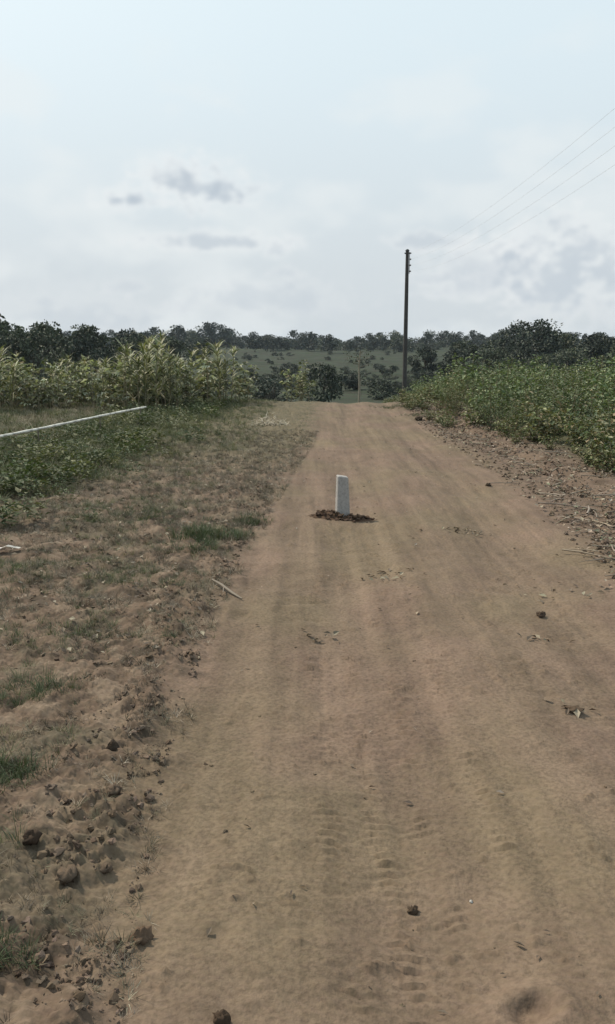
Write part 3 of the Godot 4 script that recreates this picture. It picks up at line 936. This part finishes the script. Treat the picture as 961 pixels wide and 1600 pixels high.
func build_post(clod_mat: Material) -> void:
	var conc := plain(0.9)
	conc.uv1_triplanar = true
	conc.uv1_scale = Vector3.ONE * 2.5
	conc.albedo_texture = noise_tex(0.02, 6, 25, grad([[0.0, 0.74], [0.45, 0.92], [1.0, 1.0]]), 512)
	conc.heightmap_enabled = true
	conc.heightmap_texture = noise_tex(0.06, 5, 26, null, 512)
	conc.heightmap_scale = 0.5
	# a tapered cast post, its top worn and a little slanted, edges chamfered
	var st := SurfaceTool.new()
	st.begin(Mesh.PRIMITIVE_TRIANGLES)
	st.set_smooth_group(-1)
	var ring := func(y: float, half: float, cut: float, slant: float) -> Array:
		var r := []
		for q in [[1, 0], [1, 1], [0, 1], [-1, 1], [-1, 0], [-1, -1], [0, -1], [1, -1]]: pass
		for cnr in [[1, 1], [-1, 1], [-1, -1], [1, -1]]:
			var sx: float = cnr[0]
			var sz: float = cnr[1]
			var p0 := Vector3(sx * half, y, sz * (half - cut))
			var p1 := Vector3(sx * (half - cut), y, sz * half)
			if sx * sz < 0.0:
				var tmp := p0; p0 = p1; p1 = tmp
			for p in [p0, p1]:
				r.append(Vector3(p.x, p.y - slant * p.x / 0.05, p.z))
		return r
	var rings := [ring.call(-0.15, 0.064, 0.006, 0.0), ring.call(0.0, 0.06, 0.006, 0.0), ring.call(0.12, 0.057, 0.007, 0.001), ring.call(0.26, 0.052, 0.006, 0.003), ring.call(0.385, 0.048, 0.008, 0.009), ring.call(0.393, 0.041, 0.008, 0.009)]
	st.set_color(lin(0.33, 0.325, 0.32))
	for k in rings.size() - 1:
		for s in 8:
			var a: Vector3 = rings[k][s]
			var b: Vector3 = rings[k][(s + 1) % 8]
			var c: Vector3 = rings[k + 1][s]
			var e: Vector3 = rings[k + 1][(s + 1) % 8]
			for p in [a, b, c, b, e, c]:
				st.set_color(lin(0.38, 0.362, 0.345)); st.add_vertex(p)
	var tp: Array = rings[rings.size() - 1]
	for s in range(1, 7):
		for p in [tp[0], tp[s], tp[s + 1]]:
			st.set_color(lin(0.38, 0.362, 0.345)); st.add_vertex(p)
	st.generate_normals()
	st.set_material(conc)
	var at := on_ground(0.32, 7.62)
	var post := thing("marker_post", "short grey concrete boundary marker post standing in the dirt track", "marker post", at, deg_to_rad(8.0))
	part("shaft", st.commit(), post)
	post.rotation.z = deg_to_rad(0.8)
	# the dark earth dug out for it
	rng.seed = 700
	var mound := SurfaceTool.new()
	mound.begin(Mesh.PRIMITIVE_TRIANGLES)
	var hgt := func(x: float, z: float) -> float:
		var l := exp(-pow((x + 0.15) / 0.1, 2.0) - pow((z - 0.02) / 0.09, 2.0)) * 0.065
		var r := exp(-pow((x - 0.15) / 0.09, 2.0) - pow((z - 0.05) / 0.07, 2.0)) * 0.032
		var f := exp(-pow(x / 0.2, 2.0) - pow((z - 0.1) / 0.05, 2.0)) * 0.035
		var k: float = (l + r + f) * (0.8 + 1.3 * n_fine.get_noise_2d(x * 0.7 + 3.0, z * 0.7)) - 0.006
		return ground(at.x + x, -at.z - z) - at.y + k
	var nq := 44
	for a in nq:
		for b in nq:
			var x0 := -0.42 + 0.84 * a / nq
			var x1 := -0.42 + 0.84 * (a + 1) / nq
			var z0 := -0.25 + 0.5 * b / nq
			var z1 := -0.25 + 0.5 * (b + 1) / nq
			for q in [[x0, z0], [x1, z0], [x1, z1], [x0, z0], [x1, z1], [x0, z1]]:
				mound.set_color(lin(0.11, 0.072, 0.05))
				mound.add_vertex(Vector3(q[0], hgt.call(q[0], q[1]), q[1]))
	mound.index()
	mound.generate_normals()
	mound.set_material(clod_mat)
	var heap := thing("earth_heap", "small ring of dark dug earth round the foot of the concrete post", "earth heap", at)
	part("mound", mound.commit(), heap)
	var lump := rock_mesh(710, clod_mat, 0.75, 0.4)
	var spots := []
	for k in 150:
		var a := rng.randf() * TAU
		var x := cos(a) * rng.randf_range(0.07, 0.29)
		var z := sin(a) * rng.randf_range(0.05, 0.17) + 0.03
		var s := rng.randf_range(0.012, 0.045)
		spots.append([Transform3D(Basis(Vector3.UP, rng.randf() * TAU).scaled(Vector3(s, s * 0.8, s)), Vector3(x, float(hgt.call(x, z)) + s * 0.15, z)), vary(lin(0.115, 0.076, 0.053), 0.35)])
	scatter("clods", lump, spots, "", "", heap)

func build_small_things(clod_mat: Material, straw_mat: Material, leaf_mat: Material) -> void:
	# ---- loose crumbs of earth
	var lumps := [rock_mesh(720, clod_mat, 0.7, 0.4, 5, 7), rock_mesh(721, clod_mat, 0.6, 0.5, 5, 7)]
	rng.seed = 800
	var a_spots := []
	var b_spots := []
	for k in 8000:
		var d := 1.5 + 8.0 * pow(rng.randf(), 1.4)
		var off := absf(rng.randfn(0.17, 0.16)) if k % 3 else rng.randf_range(0.0, 0.8 + 0.3 * d)
		var x := edge(LEFT_EDGE, d) - off
		if n_mid.get_noise_2d(x * 0.5 + 3.0, d * 0.5) < rng.randf_range(-0.15, 0.3): continue
		var s := 0.004 + 0.022 * pow(rng.randf(), 3.5)
		var e := [spin(x, d, Vector3(s, s, s) * rng.randf_range(0.8, 1.3), s * 0.1, 0.6), vary(lin(0.18, 0.135, 0.1) if rng.randf() < 0.75 else lin(0.12, 0.088, 0.064), 0.3)]
		if k % 2: a_spots.append(e)
		else: b_spots.append(e)
	for k in 2800:
		var d := rng.randf_range(4.5, 20.0)
		var off := rng.randf_range(-0.1, 1.3)
		var x := edge(RIGHT_EDGE, d) + off
		var s := 0.01 + 0.035 * pow(rng.randf(), 2.5)
		a_spots.append([spin(x, d, Vector3(s, s, s), s * 0.1, 0.6), vary(lin(0.17, 0.128, 0.094) if rng.randf() < 0.8 else lin(0.1, 0.076, 0.056), 0.3)])
	for k in 700:
		var d := 1.5 + 16.0 * pow(rng.randf(), 1.6)
		var x := lerpf(edge(LEFT_EDGE, d), edge(RIGHT_EDGE, d), rng.randf())
		if n_big.get_noise_2d(x * 2.0, d * 2.0 + 50.0) < rng.randf_range(-0.1, 0.4): continue
		var s := 0.004 + 0.016 * pow(rng.randf(), 3.0)
		b_spots.append([spin(x, d, Vector3(s, s * 0.8, s), 0.0, 0.4), vary(lin(0.14, 0.105, 0.073), 0.3)])
	scatter("earth_crumbs", lumps[0], a_spots, "loose crumbs of brown earth strewn along the verges", "earth crumbs")
	scatter("earth_crumbs", lumps[1], b_spots, "fine dry earth crumbs on the ridge and the track", "earth crumbs")

	# ---- leaf litter and cut stalks on the right verge
	var lf := Buf.new()
	lf.leaf(Vector3(-0.5, 0, 0), Vector3(1, 0, 0), Vector3(0, 0, 1), 1.0, 0.5, 0.35, -0.12, Color.WHITE)
	var stick := Buf.new()
	stick.tube([Vector3(-0.5, 0, 0), Vector3(-0.1, 0.03, 0.03), Vector3(0.5, 0, 0)], [0.022, 0.02, 0.01], 5, Color.WHITE)
	rng.seed = 810
	var litter := []
	var sticks := []
	for k in 10500:
		var d := 4.3 + 19.0 * pow(rng.randf(), 1.2)
		var off := rng.randfn(0.55, 0.36)
		var x := edge(RIGHT_EDGE, d) + off * (0.6 + 0.4 * sm(6.0, 11.0, d))
		if off < -0.25 or n_mid.get_noise_2d(x * 0.35 + 8.0, d * 0.35) < rng.randf_range(-0.5, 0.25): continue
		var col := lin(0.2, 0.16, 0.11)
		var roll := rng.randf()
		if roll < 0.25: col = lin(0.29, 0.235, 0.175)
		elif roll < 0.5: col = lin(0.14, 0.095, 0.068)
		elif roll < 0.68: col = lin(0.13, 0.14, 0.085)
		elif roll < 0.8: col = lin(0.07, 0.05, 0.035)
		var s := 0.018 + 0.05 * pow(rng.randf(), 2.0)
		litter.append([spin(x, d, Vector3(s, s, s), rng.randf_range(0.004, 0.045), 0.5), vary(col, 0.25)])
		if k % 20 == 0:
			var l := rng.randf_range(0.12, 0.45)
			sticks.append([spin(x, d, Vector3(l, l * 0.8, l), 0.02, 0.12), vary(lin(0.19, 0.155, 0.115), 0.3)])
	for k in 4200:
		var d := 4.0 + 11.0 * pow(rng.randf(), 0.9)
		var x := edge(LEFT_EDGE, d) - rng.randf_range(0.0, 0.8 + 0.32 * d)
		if n_mid.get_noise_2d(x * 0.5 + 3.0, d * 0.5) < rng.randf_range(-0.3, 0.3): continue
		var s := rng.randf_range(0.02, 0.055)
		litter.append([spin(x, d, Vector3(s, s, s), 0.008, 0.6), vary(lin(0.24, 0.2, 0.145) if rng.randf() < 0.5 else lin(0.1, 0.075, 0.05), 0.3)])
	for spot in [[0.53, 5.57, 0.09, 26], [1.37, 7.0, 0.13, 30], [0.1, 4.4, 0.05, 8], [1.7, 5.2, 0.12, 14], [1.2, 4.3, 0.06, 8], [1.14, 3.42, 0.06, 8]]:
		for k in int(spot[3]):
			var s := rng.randf_range(0.025, 0.06)
			litter.append([spin(spot[0] + rng.randfn(0.0, spot[2]), spot[1] + rng.randfn(0.0, spot[2] * 0.8), Vector3(s, s, s), 0.008, 0.6), vary(lin(0.11, 0.08, 0.052) if rng.randf() < 0.6 else lin(0.22, 0.19, 0.13), 0.3)])
	for k in 420:
		var d := 1.6 + 13.0 * pow(rng.randf(), 1.3)
		var u: float = [0.225, 0.29, 0.355, 0.44, 0.7, 0.79, 0.1, 0.9][rng.randi() % 8]
		var x := lerpf(edge(LEFT_EDGE, d), edge(RIGHT_EDGE, d), u + rng.randfn(0.0, 0.035))
		if n_big.get_noise_2d(x * 1.5 + 70.0, d * 1.5) < rng.randf_range(-0.15, 0.25): continue
		var s := rng.randf_range(0.012, 0.04)
		litter.append([spin(x, d, Vector3(s, s, s * rng.randf_range(0.4, 1.0)), 0.006, 0.5), vary(lin(0.09, 0.066, 0.045) if rng.randf() < 0.75 else lin(0.24, 0.2, 0.15), 0.3)])
	scatter("leaf_litter", lf.mesh(straw_mat), litter, "dry curled leaves littering the verges and the track", "leaf litter")
	scatter("cut_stalks", stick.mesh(straw_mat), sticks, "thin dry cut stalks lying in the litter under the thicket", "stalks")

	# ---- single clods and stones on the track
	var singles := [
		["stone", -0.44, 1.98, 0.052, 0.8, lin(0.16, 0.11, 0.075), "rounded brown stone lying alone at the left edge of the track", 730],
		["clod", -0.85, 2.37, 0.045, 0.95, lin(0.07, 0.05, 0.036), "dark pointed clod on the smooth patch left of the earth ridge", 731],
		["clod", 0.3, 2.16, 0.028, 0.8, lin(0.08, 0.058, 0.04), "small dark clod in the middle of the tyre marks", 732],
		["clod", -0.75, 3.03, 0.045, 0.9, lin(0.06, 0.045, 0.033), "dark round clod on the crest of the loose earth ridge", 733],
		["clod", -0.2, 1.71, 0.036, 0.8, lin(0.075, 0.052, 0.036), "dark clod at the end of a short trail of crumbs", 734],
		["clod", 1.14, 3.42, 0.07, 0.4, lin(0.12, 0.085, 0.058), "flat broken clod on the right wheel path", 735],
		["clod", 1.36, 4.75, 0.05, 0.6, lin(0.1, 0.07, 0.05), "brown clod beside the leaf scraps on the right of the track", 736],
		["clod", 2.0, 9.3, 0.055, 0.7, lin(0.08, 0.06, 0.042), "dark clod at the right edge of the track below the litter", 737],
		["clod", 2.27, 17.4, 0.14, 0.7, lin(0.07, 0.055, 0.04), "big dark clod at the far right edge of the track", 738],
		["clod", -0.7, 2.22, 0.055, 0.6, lin(0.15, 0.112, 0.08), "large crumbly clod in the near end of the earth ridge", 739],
		["clod", -0.6, 2.28, 0.035, 0.7, lin(0.14, 0.104, 0.075), "lesser clod next to the large crumbly one", 740],
		["clod", -0.66, 2.66, 0.045, 0.8, lin(0.14, 0.104, 0.075), "brown clod where the ridge bends outward", 741],
		["pebble", 0.47, 2.18, 0.009, 0.8, lin(0.6, 0.58, 0.54), "tiny white pebble on the bare track", 742],
	]
	for s in singles:
		var o := MeshInstance3D.new()
		var m: StandardMaterial3D = clod_mat.duplicate()
		var c: Color = s[5]
		m.albedo_color = c.linear_to_srgb()
		o.mesh = rock_mesh(s[7], m, s[4], 0.45, 9, 14)
		o.name = numbered(s[0])
		add_child(o)
		o.position = on_ground(s[1], s[2], s[3] * float(s[4]) * 0.3)
		o.scale = Vector3.ONE * float(s[3])
		o.rotation.y = float(s[7])
		tag(o, s[6], s[0])
	# ---- a trail of crumbs, a fallen twig
	var tb := Buf.new()
	tb.tube([on_ground(-0.62, 5.35, 0.02), on_ground(-0.55, 5.24, 0.03), on_ground(-0.47, 5.1, 0.015), on_ground(-0.4, 5.0, 0.012)], [0.006, 0.01, 0.009, 0.004], 6, lin(0.16, 0.13, 0.1))
	tb.tube([on_ground(-0.53, 5.2, 0.025), on_ground(-0.52, 5.05, 0.03)], [0.005, 0.002], 5, lin(0.16, 0.13, 0.1))
	var twig := MeshInstance3D.new()
	twig.name = numbered("twig")
	twig.mesh = tb.mesh(straw_mat)
	add_child(twig)
	tag(twig, "forked dry twig lying at the left edge of the track", "twig")

	# ---- long white rail along the meadow, low over the grass
	var white := plain(0.45)
	white.uv1_triplanar = true
	white.uv1_scale = Vector3.ONE * 1.5
	white.albedo_texture = noise_tex(0.02, 5, 27, grad([[0.0, 0.45], [0.42, 0.8], [0.6, 1.0], [1.0, 1.0]]), 256)
	var ra := Vector3(-4.95, 0.34, -6.9)
	var rb := Vector3(-3.08, 0.34, -16.3)
	var rail := thing("low_rail", "long thin white rail low over the grass in front of the crop", "rail", Vector3(ra.x, 0.0, ra.z))
	var rpts := []
	var rrad := []
	for k in 33:
		var t := k / 32.0
		rpts.append(ra.lerp(rb, t) - Vector3(ra.x, 0, ra.z) + Vector3(0.04 * sin(t * PI), 0.006 * sin(t * 9.0), 0))
		rrad.append(0.019 + 0.003 * sin(k * 2.3))
	var rbuf := Buf.new()
	rbuf.tube(rpts, rrad, 8, lin(0.74, 0.71, 0.63))
	part("rail", rbuf.mesh(white), rail)
	for k in [2, 10, 18, 25, 31]:
		var p: Vector3 = rpts[k]
		var kb := Buf.new()
		kb.tube([Vector3(p.x, -0.1, p.z), Vector3(p.x, p.y - 0.02, p.z)], [0.014, 0.012], 5, lin(0.14, 0.12, 0.09))
		part("stake", kb.mesh(straw_mat), rail)
	# ---- a scrap of white at the left verge
	var scrap := Buf.new()
	var g0 := on_ground(-2.28, 6.15, 0.05)
	for k in 6:
		var xa := -0.13 + 0.045 * k
		var ya := 0.012 * sin(k * 1.9)
		var yb := 0.012 * sin((k + 1) * 1.9)
		scrap.tri(Vector3(xa, ya, -0.04), Vector3(xa + 0.045, yb, -0.045), Vector3(xa + 0.045, yb + 0.01, 0.04), lin(0.6, 0.59, 0.54))
		scrap.tri(Vector3(xa, ya, -0.04), Vector3(xa + 0.045, yb + 0.01, 0.04), Vector3(xa, ya + 0.01, 0.045), lin(0.6, 0.59, 0.54))
	var so := MeshInstance3D.new()
	so.name = numbered("plastic_scrap")
	so.mesh = scrap.mesh(white)
	add_child(so)
	so.position = g0
	so.rotation.y = 0.15
	tag(so, "crumpled off-white plastic scrap lying on the rough verge", "scrap")
	# ---- a heap of pale straw by the far end of the track
	var hb := Buf.new()
	rng.seed = 830
	for k in 420:
		var a := rng.randf() * TAU
		var r := sqrt(rng.randf())
		var p := Vector3(cos(a) * r * 0.34, rng.randf() * 0.26 * (1.0 - r * 0.9), sin(a) * r * 0.26)
		var dir := Vector3(rng.randf_range(-1, 1), rng.randf_range(-0.25, 0.5), rng.randf_range(-1, 1)).normalized()
		hb.blade(p, dir, dir.cross(Vector3.UP).normalized(), rng.randf_range(0.12, 0.28), 0.012, Vector3(0, -0.5, 0), vary(lin(0.36, 0.32, 0.24), 0.25))
	var straw := MeshInstance3D.new()
	straw.name = numbered("straw_heap")
	straw.mesh = hb.mesh(straw_mat)
	add_child(straw)
	straw.position = on_ground(-0.72, 16.2)
	tag(straw, "small heap of pale dry straw left of the track near its end", "straw heap")
